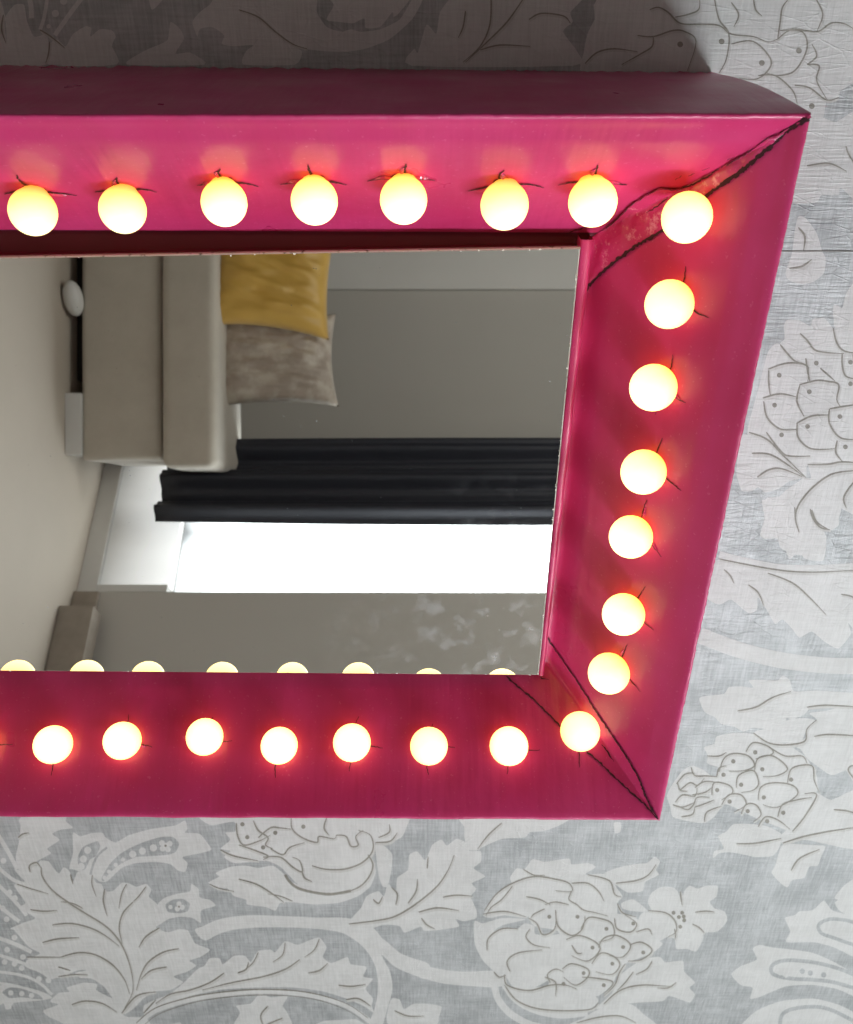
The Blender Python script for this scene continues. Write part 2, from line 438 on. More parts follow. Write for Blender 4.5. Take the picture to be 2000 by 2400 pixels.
# backing board that closes the frame behind the mirror
bm = bmesh.new()
q = [I['TL'] + Vector((-.02,.02,-.001)), I['TR'] + Vector((.004,.004,-.001)), I['BR'] + Vector((.004,-.004,-.001)), I['BL'] + Vector((-.02,-.02,-.001))]
bm.faces.new([bm.verts.new(W(p.x, p.y, GD - .0008)) for p in q])
hexa(bm, [W(p.x, p.y, GD - .0008) for p in q] + [W(p.x, p.y, GD - .006) for p in q])
q2 = [p + (sum([M_TL, M_TR, M_BR, M_BL], Vector()) / 4 - p).normalized() * .0025 for p in (M_TL, M_TR, M_BR, M_BL)]
hexa(bm, [W(p.x, p.y, GD - .0006) for p in q2] + [W(p.x, p.y, DM - .0049) for p in q2])
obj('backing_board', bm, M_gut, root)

# painted lip beside the right edge of the pane, with a dark fold behind it
bm = bmesh.new(); rows = []
for i in range(61):
    t = i / 60; c_ = M_TR.lerp(M_BR, t) + Vector((0, .004 * (1 - 2 * t), 0)); wd_ = .0085 - .0035 * t; row = []
    for u_, z_ in ((.0006, -.020), (.0006, -.0052), (.0016, -.0042), (wd_ * .55, -.0036), (wd_ - .001, -.0042), (wd_, -.0056), (wd_, -.024)):
        wn = noise.noise(Vector((t * 20, u_ * 90, 3))) * .0004
        row.append(bm.verts.new(W(c_.x + u_ + wn, c_.y, DM + z_ + wn)))
    rows.append(row)
for a, c in zip(rows, rows[1:]):
    for j in range(6):
        f = bm.faces.new((a[j], a[j+1], c[j+1], c[j])); f.smooth = True
bmesh.ops.recalc_face_normals(bm, faces=bm.faces)
obj('inner_lip', bm, M_pink, root)
# mirror pane with a ground edge
bm = bmesh.new()
mc = [M_TL, M_TR, M_BR, M_BL]; cen = sum(mc, Vector()) / 4
def ringp(inset, d):
    out = []
    for p, (su, sv) in zip(mc, ((1,-1),(-1,-1),(-1,1),(1,1))): out.append((p.x + su*inset, p.y + sv*inset, d))
    return [bm.verts.new(W(*q)) for q in out]
r1 = ringp(0, DM - .0048); r2 = ringp(0, DM - .0008); r3 = ringp(.0009, DM)
for a, c in ((r1, r2), (r2, r3)):
    for k in range(4):
        f = bm.faces.new((a[k], a[(k+1)%4], c[(k+1)%4], c[k])); f.material_index = 1
bm.faces.new(r3); bm.faces.new(r1)
bmesh.ops.recalc_face_normals(bm, faces=bm.faces)
# chips along the cut edge
for a, c, n_ in ((M_TR, M_BR, 34), (M_TR, M_TL, 20), (M_BR, M_BL, 14)):
    for _ in range(n_):
        t = random.random() ** 1.3; p = a.lerp(c, t); s = random.uniform(.0003, .0011)
        p = p + (cen - p).normalized() * random.uniform(.0008, .0016)
        bm.faces.new([bm.verts.new(W(p.x + s*math.cos(w)*random.uniform(.5,1), p.y + s*math.sin(w)*random.uniform(.5,1), DM + .00012)) for w in (0, 1.3, 2.6, 3.9, 5.2)][::1]).material_index = 2
M_chip = simple('chipped_silvering', (.75,.78,.76), .3)
obj('mirror_glass', bm, [M_mir, M_edge, M_chip], root)

# ------------------------------------------------------------------ wallpaper
T = {3: (0,1900,1.75), 4: (900,1900,1.5909), 2: (1400,1200,1.75), 5: (0,0,1.75), 6: (1000,0,1.75), 7: (1700,400,2.3333)}
def parse(s): return [tuple(float(c) for c in w.split(',')) for w in s.split()]
def cat(P, closed, sub, k):
    n = len(P); out = []
    for i in range(n if closed else n - 1):
        g_ = (lambda j: P[j % n]) if closed else (lambda j: P[max(0, min(n-1, j))])
        p0, p1, p2, p3 = g_(i-1), g_(i), g_(i+1), g_(i+2)
        for s_ in range(sub):
            t = s_ / sub; h1 = 2*t**3-3*t**2+1; h2 = -2*t**3+3*t**2; h3 = t**3-2*t**2+t; h4 = t**3-t**2
            out.append(tuple(h1*p1[c] + h2*p2[c] + h3*k*(p2[c]-p0[c]) + h4*k*(p3[c]-p1[c]) for c in (0,1)))
    if not closed: out.append(P[-1])
    return out
def ribbon(P, w, taper=True):
    P = cat(P, False, 6, .5); n = len(P); Lf = []; Rt = []
    for i in range(n):
        a, c = P[max(0,i-1)], P[min(n-1,i+1)]; dx, dy = c[0]-a[0], c[1]-a[1]; l = math.hypot(dx, dy) or 1
        f = i / (n-1); ww = w * .5 * ((.45 + .55*math.sin(math.pi*min(1, f*1.15+.02))**.5) if taper else 1)
        Lf.append((P[i][0]-dy/l*ww, P[i][1]+dx/l*ww)); Rt.append((P[i][0]+dy/l*ww, P[i][1]-dx/l*ww))
    return Lf, Rt
SH = []   # (layer, material index, list of quads/polys in photo pixels)
def conv(tile, P): ox, oy, sc = T[tile]; return [(ox + x/sc, oy + y/sc) for x, y in P]
def poly(tile, s, mi=1, layer=0, k=.32): SH.append((layer, mi, 'p', conv(tile, cat(parse(s), True, 4, k))))
def band(tile, s, w, mi=1, layer=0):
    l_, r_ = ribbon(parse(s), w, False); SH.append((layer, mi, 'r', (conv(tile, l_), conv(tile, r_))))
def line(tile, s, w=6, wash=True):
    P = parse(s)
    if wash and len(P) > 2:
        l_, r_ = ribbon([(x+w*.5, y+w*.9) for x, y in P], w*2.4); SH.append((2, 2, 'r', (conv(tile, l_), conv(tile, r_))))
    l_, r_ = ribbon(P, w*1.12); SH.append((4, 3, 'r', (conv(tile, l_), conv(tile, r_))))
def lines(tile, block, w=6, wash=True):
    for s in block.strip().splitlines():
        if s.strip(): line(tile, s, w, wash)
def dot(tile, x, y, r, mi=3, layer=5, ry=None):
    SH.append((layer, mi, 'p', conv(tile, [(x + r*math.cos(a*.5236), y + (ry or r)*math.sin(a*.5236)) for a in range(12)])))
def dots(tile, s, r, mi=3, layer=5):
    for x, y in parse(s): dot(tile, x, y, r, mi, layer)
# --- lower left: fan leaf, paisleys, stem
poly(3,'125,215 150,228 165,205 200,208 220,235 243,257 262,232 287,250 300,292 316,255 345,235 375,255 392,292 418,302 430,330 465,328 500,296 530,298 560,312 600,300 622,325 612,352 645,382 655,405 635,435 655,450 642,482 690,498 735,486 770,490 785,515 802,545 862,570 822,600 778,615 805,635 770,660 712,680 752,703 700,735 635,742 590,770 545,815 505,835 470,800 480,760 470,715 440,680 395,655 320,655 260,680 205,690 165,665 105,640 112,612 165,585 120,560 60,492 45,482 100,458 145,440 80,398 105,378 72,330 60,303 102,290 75,262 60,240 90,245')
poly(3,'178,820 240,795 205,783 240,748 285,742 275,725 345,705 400,712 395,735 440,760 470,775 490,820 520,845 600,850 605,900 300,900 255,870 200,845')
poly(3,'310,665 370,650 380,635 430,665 460,690 485,730 505,790 495,825 462,770 430,725 380,690 330,685')
lines(3,'''170,230 175,270 215,325 280,375 350,420 430,470 480,520 515,580 540,660 545,740 512,810
215,468 290,462 370,480 430,510 490,555
430,320 425,370 440,430
545,375 505,420 490,480 502,545
655,480 600,515 570,560
250,600 320,582 390,590 460,630 510,690 532,750
735,565 670,580 610,620 580,670 560,735
685,640 620,655 580,690
295,795 350,780 420,790 480,825
125,405 180,412 235,408
175,540 240,525 325,520
125,250 122,225 150,212 170,235
290,260 300,300
240,640 290,655
500,830 560,760 640,742''')
poly(3,'75,240 65,190 80,120 85,60 80,35 140,-20 280,-20 270,40 300,70 250,78 215,95 245,120 195,155 210,175 165,200 140,215 118,240 90,245')
line(3,'75,110 95,95 120,90')
for s,wd in (('-10,95 35,170 72,240',18),('-10,230 50,280 100,302',15),('-10,300 60,370 110,430',15),('-10,385 40,425 80,455',16),('-10,520 70,550 130,580',17),('-10,590 80,620 150,650',14),('-10,660 90,675 160,705 215,755',12),('-10,705 90,725 180,770',11)): band(3,s,wd)
dots(3,'15,205 40,335 62,358 28,445 12,400 60,520 110,515 60,628 20,620 90,645 200,695 160,690 30,570 95,600',12,1,1)
poly(3,'-10,800 15,790 25,815 45,812 55,790 90,785 150,780 215,768 180,745 100,722 -10,718')
poly(3,'10,745 40,725 90,730 160,755 175,775 90,765 40,768',0,1)
dots(3,'45,747 90,750 130,758',11,1,3)
poly(3,'300,90 330,105 375,92 420,90 435,110 475,130 530,100 620,75 720,60 760,40 770,75 760,90 820,95 850,130 868,160 820,175 750,190 770,215 760,250 730,245 700,220 640,210 560,215 500,235 440,290 410,290 380,270 300,240 285,235 300,170')
poly(3,'370,135 400,125 412,145 395,185 370,200 350,240 325,240 320,190 340,150',0,1)
poly(3,'660,108 710,108 735,135 720,170 690,180 640,185 560,190 500,215 450,255 425,290 418,275 450,220 490,180 540,150 600,125',0,1)
dots(3,'360,162 343,198 334,228 630,152 585,165 545,178',15,1,3); dots(3,'505,200 475,222 448,250 430,275',9,1,3); dots(3,'680,142 665,132 697,135 690,158 668,155',12,1,3); dot(3,680,143,5)
band(3,'372,262 385,215 405,180 440,150',9,0,1)
poly(3,'650,380 680,355 730,340 780,330 785,300 815,320 820,355 860,365 885,390 825,410 825,460 790,440 740,435 690,445 640,475 635,430')
poly(3,'680,385 710,365 750,362 778,380 772,410 740,420 690,415',0,1); dots(3,'735,382 748,396 728,402',11,1,3); dot(3,735,393,4); dot(3,700,395,9,1,3)
# pineapple under the frame edge
poly(3,'820,20 830,40 870,60 960,45 965,85 925,90 945,120 905,155 945,165 920,190 965,215 1090,205 1150,230 1190,270 1240,320 1290,340 1350,345 1430,330 1500,290 1530,230 1525,180 1540,130 1590,130 1580,110 1640,85 1665,55 1690,20 1690,-80 900,-80')
poly(3,'855,295 900,270 885,255 945,230 1010,225 1060,235 1120,225 1165,260 1180,285 1225,305 1260,330 1340,345 1430,330 1500,300 1535,235 1542,255 1520,310 1470,350 1390,378 1290,385 1200,375 1150,378 1130,410 1090,395 1015,385 1010,365 960,350 935,320 895,315')
poly(3,'1540,140 1570,140 1610,180 1605,250 1590,310 1570,310 1555,270 1545,200')
band(3,'1170,262 1190,292 1225,318 1290,335 1360,342 1440,328',11,3,4)
lines(3,'''980,280 1050,300 1110,335 1165,375
1510,180 1530,220 1515,270 1470,315 1400,338
1280,225 1340,240 1420,238 1490,210 1530,160 1520,100 1470,80
1380,100 1420,105 1440,145 1470,140 1460,105 1490,80
970,50 975,100 1000,140 1060,125 1110,100
1040,40 1060,80 1100,110 1090,140 1120,155
1060,110 1110,70 1150,70 1195,75
1195,30 1200,75 1240,110 1300,130 1310,105 1370,115 1380,100
1110,155 1160,180 1190,150 1250,130
980,140 1040,160 1100,185 1080,200
1080,190 1150,190 1200,230 1240,250 1230,205 1200,190
1240,250 1250,275 1280,290
1540,130 1600,125 1630,90
905,160 960,185 1060,205
1340,30 1330,70 1350,100''')
dots(3,'1015,108 1130,90 1080,150 995,55 1245,65',9)
# stems
poly(3,'800,490 830,475 900,445 1000,430 1120,430 1300,438 1420,440 1520,470 1600,560 1680,600 1760,630 1760,690 1700,675 1620,640 1565,590 1600,660 1610,730 1590,810 1560,900 1510,900 1540,800 1550,720 1540,640 1500,570 1440,520 1380,495 1260,482 1120,478 980,485 900,505 840,532',1,0,.5)
poly(4,'-10,475 60,530 130,570 220,592 300,600 440,600 440,655 300,652 200,640 100,605 30,560 -10,530',1,0,.5)
poly(4,'-136,423 -86,363 -64,318 -20,300 0,320 10,285 20,275 45,300 50,250 90,220 95,165 125,152 155,185 180,128 215,108 235,130 270,105 310,120 318,150 362,152 362,190 335,215 378,245 328,270 345,292 325,320 345,370 345,400 300,412 268,405 280,432 200,445 150,448 138,432 78,455 58,430 0,425 -70,445')
lines(4,'''-130,422 0,405 60,385 130,340 200,280 240,220 262,165
45,350 50,310 28,285
90,345 120,300 125,255
162,215 165,170
130,378 200,362 280,372
220,322 270,315 330,318
-40,330 -20,345 -5,320
140,400 160,425 190,440''',5.5)
poly(4,'295,20 300,60 300,100 315,145 345,148 370,135 440,105 525,100 545,80 600,75 665,50 680,20')
line(4,'440,45 390,90 350,142',5)
poly(4,'-10,125 65,100 85,60 90,30 -30,30'); line(4,'-20,100 20,80 20,50',5)
poly(4,'858,45 885,45 882,78 862,84')
poly(3,'590,800 650,770 700,750 760,700 810,650 840,635 860,605 900,605 915,630 960,595 1005,595 1030,620 1060,575 1110,570 1130,580 1170,535 1220,550 1260,535 1310,520 1340,560 1325,600 1360,625 1425,600 1440,630 1505,640 1490,680 1530,690 1500,730 1530,770 1525,800 1535,830 1490,800 1420,770 1320,740 1200,725 1050,725 900,735 780,760 680,800 600,850')
lines(3,'''920,665 860,705 780,735 700,752 640,790
1230,610 1170,650 1080,680 950,705 830,735
975,665 1010,650 1020,620
1265,665 1310,655 1345,625
1390,715 1440,720 1500,712
1420,775 1470,770 1520,800
590,830 640,775''')
band(3,'560,880 640,820 780,775 900,755 1050,742 1200,747 1320,767 1430,805 1520,865',20); line(3,'560,870 640,808 780,765 900,745 1050,733 1200,737 1320,757 1430,795 1510,850',5,False); line(3,'580,890 650,835 780,790 900,768 1050,756 1200,760 1320,780 1430,822 1500,870',3,False)
poly(3,'970,800 1030,790 1065,750 1110,765 1180,760 1160,800 1180,830 1195,900 960,900 985,830'); lines(3,'1100,800 1070,840 1085,890\n1160,850 1100,875 1060,900')
poly(3,'1280,885 1330,862 1400,858 1460,855 1500,880 1500,900 1280,900'); poly(3,'690,880 740,868 750,900 680,900')
poly(4,'30,700 60,705 75,740 110,720 160,720 215,730 205,770 190,800 20,800 15,740'); line(4,'40,745 90,765 150,765',5)
# second pineapple
poly(4,'370,390 400,345 450,290 480,280 470,250 495,215 525,218 555,180 600,190 690,178 700,200 760,195 790,210 750,238 820,235 850,260 870,290 890,320 870,345 870,390 835,395 800,380 755,395 745,370 700,360 640,365 560,375 530,400 450,390 400,400')
poly(4,'820,235 880,210 930,200 980,195 1010,172 1030,190 1015,220 1025,240 975,265 965,300 910,305 870,280')
poly(4,'540,385 600,365 700,360 800,375 880,385 940,400 980,440 1000,470 1040,495 1010,525 980,540 900,570 870,610 850,650 800,690 720,700 600,690 640,600 680,540 650,450 560,430')
poly(4,'380,520 385,480 400,455 450,435 490,445 525,420 560,430 565,460 625,465 655,460 680,490 735,520 690,540 670,570 660,600 600,640 540,668 480,655 455,620 400,590 380,560')
poly(4,'340,410 370,420 440,400 530,405 440,428 395,465 382,520 400,570 440,605 420,605 370,560 340,500 335,440')
poly(4,'470,655 530,665 600,655 630,690 720,700 785,690 800,712 760,742 650,750 540,735 470,700 450,665')
band(4,'412,645 425,700 470,755 540,795 600,810',26); band(4,'448,650 490,705 560,745 660,765 760,755',20)
poly(4,'790,740 850,680 870,640 885,610 930,575 980,550 1030,545 1050,565 1115,560 1120,600 1160,640 1140,660 1160,685 1140,715 1065,690 1040,710 960,715 870,722')
poly(4,'700,800 740,775 790,745 870,712 930,725 970,760 1010,805')
poly(4,'885,345 930,330 985,375 930,375 890,365')
poly(4,'995,310 1030,285 1075,285 1095,300 1110,340 1120,300 1140,280 1170,290 1200,280 1245,280 1240,320 1215,340 1235,365 1270,375 1280,410 1245,450 1195,455 1190,480 1165,525 1130,515 1090,515 1085,480 1060,470 1020,490 1000,480 975,470 975,440 950,430 950,400 965,380 1000,375 985,345')
lines(4,'''1105,300 1108,325 1112,352
1160,378 1200,374 1232,377
1150,422 1175,435 1195,455
1083,440 1088,460 1085,480
985,372 1050,380 1085,410 1090,450 1060,470
540,400 570,420 590,460 620,455 640,430 640,370
640,370 650,430 700,465 740,440 750,392
735,440 760,400 800,400 850,420 855,470 800,490
860,400 870,440 920,452 942,420 900,388
680,480 730,465 790,490 805,520 760,560 700,540
800,510 820,475 870,465 920,500 890,545 840,540
915,500 960,490 1000,520 960,555 910,560
775,570 810,530 860,545 880,575 850,610 790,600
665,590 700,570 760,590 760,620 715,650 670,620
740,620 800,625 855,640 820,682
375,372 420,310 480,270 560,245 640,255 690,270 700,300 640,298
700,270 760,270 800,300 820,335
760,238 840,260 860,310 885,320
530,320 580,330 620,350
470,598 460,560 500,530 590,518
385,520 390,475 440,440 500,440
700,500 720,530 740,530
450,610 460,650 540,670 620,650 680,650 720,665
865,270 940,260 985,240 1015,200
820,720 880,670 960,650 1075,655
450,650 500,710 600,742 760,742 800,715
720,790 800,770 880,765 940,790
370,385 450,375 530,395
600,620 640,640 640,690''',5)
dots(4,'617,395 722,395 830,440 930,420 778,510 892,508 967,528 852,570 745,605 670,645 820,650 1080,380 1112,380 1120,408 1105,432 1100,396 1118,394',7.5)
lines(4,'''480,280 440,330 400,360 380,392
545,440 530,470 560,500 620,510
600,365 560,385 548,400
700,300 690,330 720,350 745,370 790,380 835,392
870,345 890,380 940,395
940,452 985,440 1000,462
900,570 880,600 860,650 820,690
620,640 610,610 640,590 670,600
690,350 640,340 600,350
520,218 560,240 600,240
410,600 430,620 455,612
930,600 900,640 870,670
1000,560 980,590 940,610
1090,640 1060,660 1020,660''',4.5)
lines(3,'''860,300 900,318 960,330
1200,370 1150,350 1100,340
520,300 500,340 488,400
600,310 570,350 545,375
380,262 378,300 395,350
70,300 130,320 200,340
110,600 180,600 250,600
240,680 300,672 360,672
340,400 300,380 250,372
1060,580 1040,620 1010,650
1170,540 1160,590 1120,620
1310,525 1290,570 1250,600''',4.5)
# lower right paisley comb
poly(4,'1780,240 1750,255 1715,280 1680,325 1720,340 1780,350')
poly(4,'1495,400 1530,390 1550,375 1600,370 1640,335 1670,370 1720,385 1780,400 1780,550 1680,510 1600,490 1500,490 1515,450')
band(4,'1780,425 1720,408 1660,405 1622,425 1630,455 1680,475 1780,510',13,0,1); dots(4,'1655,432 1675,425 1690,440 1672,452 1650,448 1730,450 1745,455',11,1,3)
poly(4,'1295,610 1330,580 1390,555 1375,515 1400,500 1450,510 1500,515 1600,530 1690,570 1780,630 1780,700 1690,665 1600,650 1500,655 1400,695 1365,700 1375,660 1330,650')
band(4,'1780,625 1700,590 1600,565 1500,558 1450,575 1450,608 1510,625 1600,630 1680,640 1780,670',14,0,1); dots(4,'1490,590 1510,578 1520,598 1500,610 1478,602',12,1,3); dots(4,'1590,605 1560,598 1640,612',10,0,3)
poly(4,'1345,820 1355,775 1400,740 1480,710 1600,700 1700,725 1780,770 1780,820')
band(4,'1475,820 1490,755 1570,732 1660,740 1780,800',14,0,1); dots(4,'1550,770 1580,765 1605,780 1565,790',13,1,3)
band(4,'1780,560 1700,530 1620,515',8,0,1)
# right: upper leaf, bands
poly(2,'675,100 680,60 690,20 690,0 700,-60 990,-60 985,50 960,75 920,60 900,50 940,100 930,195 890,200 850,190 825,160 790,195 770,150 740,110 700,110')
lines(2,'810,-20 815,40 828,80\n880,-10 900,40 950,72')
band(2,'500,175 620,205 750,228 900,232 1080,222',30)
poly(2,'480,200 560,212 650,229 750,246 900,250 1080,242 1080,500 1030,455 1040,500 990,560 930,530 880,490 830,515 800,480 760,440 730,460 700,410 660,350 655,400 620,415 550,360 500,380 440,340')
lines(2,'''500,192 650,222 780,242 900,246 1080,238
520,235 545,260 560,290
620,298 660,330 682,382
700,250 800,290 870,350 938,420
1000,337 1040,345 1075,365''')
band(2,'420,505 550,555 680,592 800,615 950,630 1080,632',66)
poly(2,'418,765 445,755 520,745 540,718 590,715 640,720 622,690 680,688 740,690 762,670 790,690 808,735 900,732 1080,748 1080,805 960,790 880,800 850,830 800,850 775,845 770,880 700,890 640,885 600,900 560,880 510,870 480,840 440,820')
line(2,'575,815 650,800 720,760 795,735')
poly(2,'640,905 700,885 790,850 850,845 895,855 860,890 840,935 800,945 740,945 700,940')
poly(2,'770,950 850,930 870,880 900,850 870,825 940,815 1080,800 1080,1120 1040,1090 1020,1060 960,1080 900,1040 860,1010 830,970')
lines(2,'890,920 950,912 1075,918\n640,905 700,945 770,955 850,940 860,890 900,852\n860,800 940,792 1080,800\n1060,1100 1030,1060 1045,1040 1080,1050')
poly(2,'285,1165 300,1130 320,1100 350,1060 390,1040 440,1060 480,1090 500,1050 450,1030 455,1000 438,965 480,950 490,920 560,905 640,910 700,940 770,950 850,1000 900,1080 900,1150 860,1250 800,1310 740,1290 640,1250 560,1210 520,1200 480,1250 440,1275 380,1270 310,1250 300,1210')
lines(2,'''325,1115 360,1075 400,1070
385,1045 400,1080 450,1082 490,1085
340,1140 380,1110 412,1120 440,1090
330,1110 340,1140 370,1145
400,1130 440,1105 500,1110
320,1190 350,1160 400,1165 410,1130
390,1160 440,1150 470,1130
310,1200 350,1210 400,1190
330,1205 370,1220 395,1200 410,1170 460,1170
400,1210 430,1200 480,1180
345,1250 390,1240 400,1210
440,1270 450,1230 510,1205
500,1065 520,1010 560,990 620,1000 645,1040 600,1060 540,1062
610,982 640,945 700,960 720,990 650,1012
645,1060 660,1010 720,1000 780,1050 740,1080 680,1085
570,1130 580,1080 640,1060 662,1110 640,1140 590,1150
660,1180 670,1130 720,1110 800,1120 820,1160 740,1210 680,1200
780,1110 800,1050 880,1040 890,1100 912,1150
470,1160 480,1110 540,1120 555,1150 510,1180
510,1200 540,1160 590,1160 610,1200 560,1230
590,1240 610,1200 650,1200 672,1240 640,1270
740,1250 760,1200 820,1180 880,1170
660,1290 690,1250 740,1262 790,1300
450,1000 500,1000 530,985
490,1085 500,1050 530,1040
700,960 770,1000 840,1000 860,1030''',5.5)
dots(2,'558,1022 518,1077 648,985 677,1055 590,1118 492,1140 543,1187 683,1170 795,1097 617,1226 697,1268 763,1233',9)
poly(2,'750,1330 800,1280 860,1190 850,1155 900,1150 960,1180 1080,1140 1080,1375 940,1362 860,1345 800,1352 760,1362')
lines(2,'760,1358 850,1330 950,1310 1080,1290\n970,1220 1020,1225 1080,1240\n800,1310 850,1250 900,1160 850,1155')
poly(2,'475,1420 480,1390 520,1380 495,1330 530,1310 560,1280 640,1280 700,1290 755,1320 750,1370 720,1410 650,1415 600,1405 540,1395 500,1400')
line(2,'570,1360 650,1358 755,1338')
poly(2,'715,1480 730,1450 755,1370 800,1360 870,1365 935,1370 920,1410 905,1450 870,1455 850,1500 800,1510 780,1540 750,1520')
line(2,'795,1470 830,1420 912,1383')
poly(2,'1080,1480 1040,1520 1030,1570 975,1600 1000,1640 1080,1660')
# right, upper middle
poly(7,'365,450 380,330 400,250 440,260 500,340 530,440 550,480 540,560 480,610 410,620 350,600 330,560')
lines(7,'400,310 435,360 428,440\n350,535 420,522 472,485',10)
poly(7,'590,790 595,730 640,750 655,690 680,640 740,610 740,1010 650,985 620,940 600,870')
poly(7,'320,850 340,815 410,820 465,850 480,810 540,805 580,850 600,890 620,960 650,1000 600,1020 440,1030 370,1040 300,950 325,920')
poly(7,'230,1000 270,950 300,950 380,1040 440,1030 640,1000 740,1000 740,1600 560,1610 450,1610 440,1680 350,1610 240,1490 120,1440 180,1200')
poly(7,'90,1450 135,1450 240,1490 350,1590 430,1670 350,1700 290,1740 220,1760 180,1730 150,1750 90,1750 60,1640')
poly(7,'430,1680 470,1680 470,1610 740,1590 740,1880 640,1850 580,1830 620,1900 620,1940 580,1965 540,1960 550,2010 540,2060 470,2100 380,2100 300,2060 285,2000 220,2015 190,1990 215,1900 200,1800 260,1810 330,1750 400,1700')
lines(7,'''410,890 450,930 490,980 560,995 650,1000
300,950 340,1000 380,1040 440,1060
590,860 610,940 650,985 740,1000
235,1085 340,1052 440,1062 455,1110 450,1160
238,1090 238,1160 247,1232
440,1025 452,1100 465,1160
640,1000 640,1060 662,1125 740,1140
405,1170 500,1147 560,1152 620,1170 610,1250 632,1292
408,1172 392,1260 430,1342
205,1243 300,1220 390,1237
210,1260 230,1350 300,1412 392,1415
390,1382 470,1342 570,1335
393,1382 400,1460 470,1520 602,1520
572,1302 640,1290 740,1275
570,1302 570,1380 630,1460 740,1470
225,1430 300,1530 350,1560 465,1560
612,1475 605,1540 642,1592
450,1607 560,1605 640,1592 740,1600
130,1430 230,1470 320,1560 442,1678
145,1545 240,1550 330,1600 430,1672
175,1675 240,1635 310,1630 420,1672
700,1640 580,1660 470,1740 400,1830 385,1900 402,1975
465,1850 480,1900 520,1950 572,1963
720,1680 650,1780 662,1845
520,1080 600,1150
700,1000 705,1060''',9)
dots(7,'498,1052 295,1118 460,1208 685,1047 270,1282 450,1398 627,1344 308,1444 657,1510 685,1165',13)
# top right and top, in and beyond the shadow
poly(6,'-60,270 -50,200 -35,215 0,100 40,138 55,50 100,-10 130,-40 640,-40 590,50 600,90 560,130 620,215 600,270')
poly(6,'640,300 645,215 660,140 690,80 760,-30 1780,-30 1780,300 1700,370 1690,400 1640,420 1620,490 1500,430 1300,350 1150,320 900,310')
poly(6,'1560,480 1620,480 1680,500 1780,460 1780,820 1700,770 1690,800 1620,800 1600,830 1500,830 1500,700')
lines(6,'''265,-20 260,100 220,190 150,255
400,-10 330,90 240,180 160,255
160,45 150,110 130,155
220,205 300,185 425,190
420,80 470,55 560,65 590,95
650,260 700,215 770,200 865,212
865,145 930,150 1010,125 1060,130 1105,170 1070,290
930,150 925,190 880,220 800,265
915,40 950,30 990,50 1040,95 1120,100 1200,105 1250,140 1340,150 1400,172 1440,160
1020,70 1070,60 1115,40 1120,0
1180,-10 1200,80 1240,140 1230,240 1200,300
1340,-10 1350,40 1375,65
1440,160 1450,90 1460,30 1490,-10
1450,125 1540,130 1560,200 1510,290 1440,310 1390,298
1440,160 1500,120 1600,130 1660,95 1720,100 1780,140
1560,265 1610,270 1600,330 1640,405
1250,180 1340,170 1410,240 1400,290 1350,325 1280,320
1360,310 1430,310 1500,370 1520,425
1510,350 1570,360 1640,410 1690,400
1560,680 1650,670 1722,702
1720,600 1735,640 1780,700
1250,10 1280,60 1260,110
1600,0 1625,60 1600,130
1560,265 1600,230 1580,180''',6)
dots(6,'1040,182 1210,170 1527,208 1375,258 1580,435',12)
# dark strip, top left
poly(5,'790,90 820,50 860,20 920,-30 1280,-30 1300,50 1340,110 1400,130 1440,120 1480,130 1560,120 1640,80 1690,0 1740,-30 1730,10 1690,80 1600,160 1500,200 1420,212 1330,210 1230,200 1240,215 1210,265 1000,265 1010,210 1040,185 960,190 910,180 920,145 870,110 820,120 810,150')
line(5,'980,40 1060,70 1130,130 1200,180 1260,200')
poly(5,'1340,80 1370,20 1350,-30 1680,-30 1640,50 1615,70 1610,50 1560,110 1500,115 1495,75 1450,95 1390,90')
poly(5,'520,265 590,210 660,180 690,160 700,90 740,120 755,160 720,220 780,215 840,265')
poly(5,'200,265 215,170 240,165 270,190 300,140 350,108 375,115 372,150 410,120 460,125 475,150 460,190 480,265')
poly(5,'-10,-20 20,60 30,180 18,80 60,20 100,20 110,80 140,150 190,140 200,180 190,265 -10,265')
band(5,'120,-15 128,30 130,75',20); band(5,'195,-10 182,70 165,122',15); band(5,'345,-20 285,60 225,145',19); dots(5,'228,55 262,5',15,1,1); dot(5,200,108,9,1,1)
poly(5,'612,-15 672,-10 640,30 622,38')
lines(5,'15,60 8,120 25,175\n205,170 200,220 188,260\n165,122 210,150 265,195')
# pattern passing behind the frame, glimpsed only from the side

def wp(px, py): 
    p = un(px, py, 0); return (p.x, p.y)
ELEM = []
for ly, mi, ty, P in sorted(SH, key=lambda s: s[0]):
    if ty == 'p': ELEM.append((mi, ty, [wp(*q) for q in P], ly))
    else: ELEM.append((mi, ty, ([wp(*q) for q in P[0]], [wp(*q) for q in P[1]]), ly))
bm = bmesh.new()
def wall_quad(u0, u1, v0, v1, d, mi):
    f = bm.faces.new([bm.verts.new(W(u, v, d)) for u, v in ((u0,v0),(u1,v0),(u1,v1),(u0,v1))]); f.material_index = mi
wall_quad(-FLOOR, 1.4, -2.3, 1.6, 0, 0)
idx = 0
def put(mi, ty, P, LY, du=0, dv=0):
    global idx
    idx += 1; d = .00005 + LY * 4e-5 + (idx % 60) * 6e-7
    if ty == 'p':
        vs = [Vector((x, y, 0)) for x, y in P]
        bv = [bm.verts.new(W(x + du, y + dv, d)) for x, y in P]
        for t_ in tessellate_polygon([vs]):
            try: f = bm.faces.new([bv[i] for i in t_]); f.material_index = mi
            except ValueError: pass
    else:
        A, B_ = P
        va = [bm.verts.new(W(x + du, y + dv, d)) for x, y in A]; vb = [bm.verts.new(W(x + du, y + dv, d)) for x, y in B_]
        for i in range(len(A) - 1):
            f = bm.faces.new((va[i], va[i+1], vb[i+1], vb[i])); f.material_index = mi
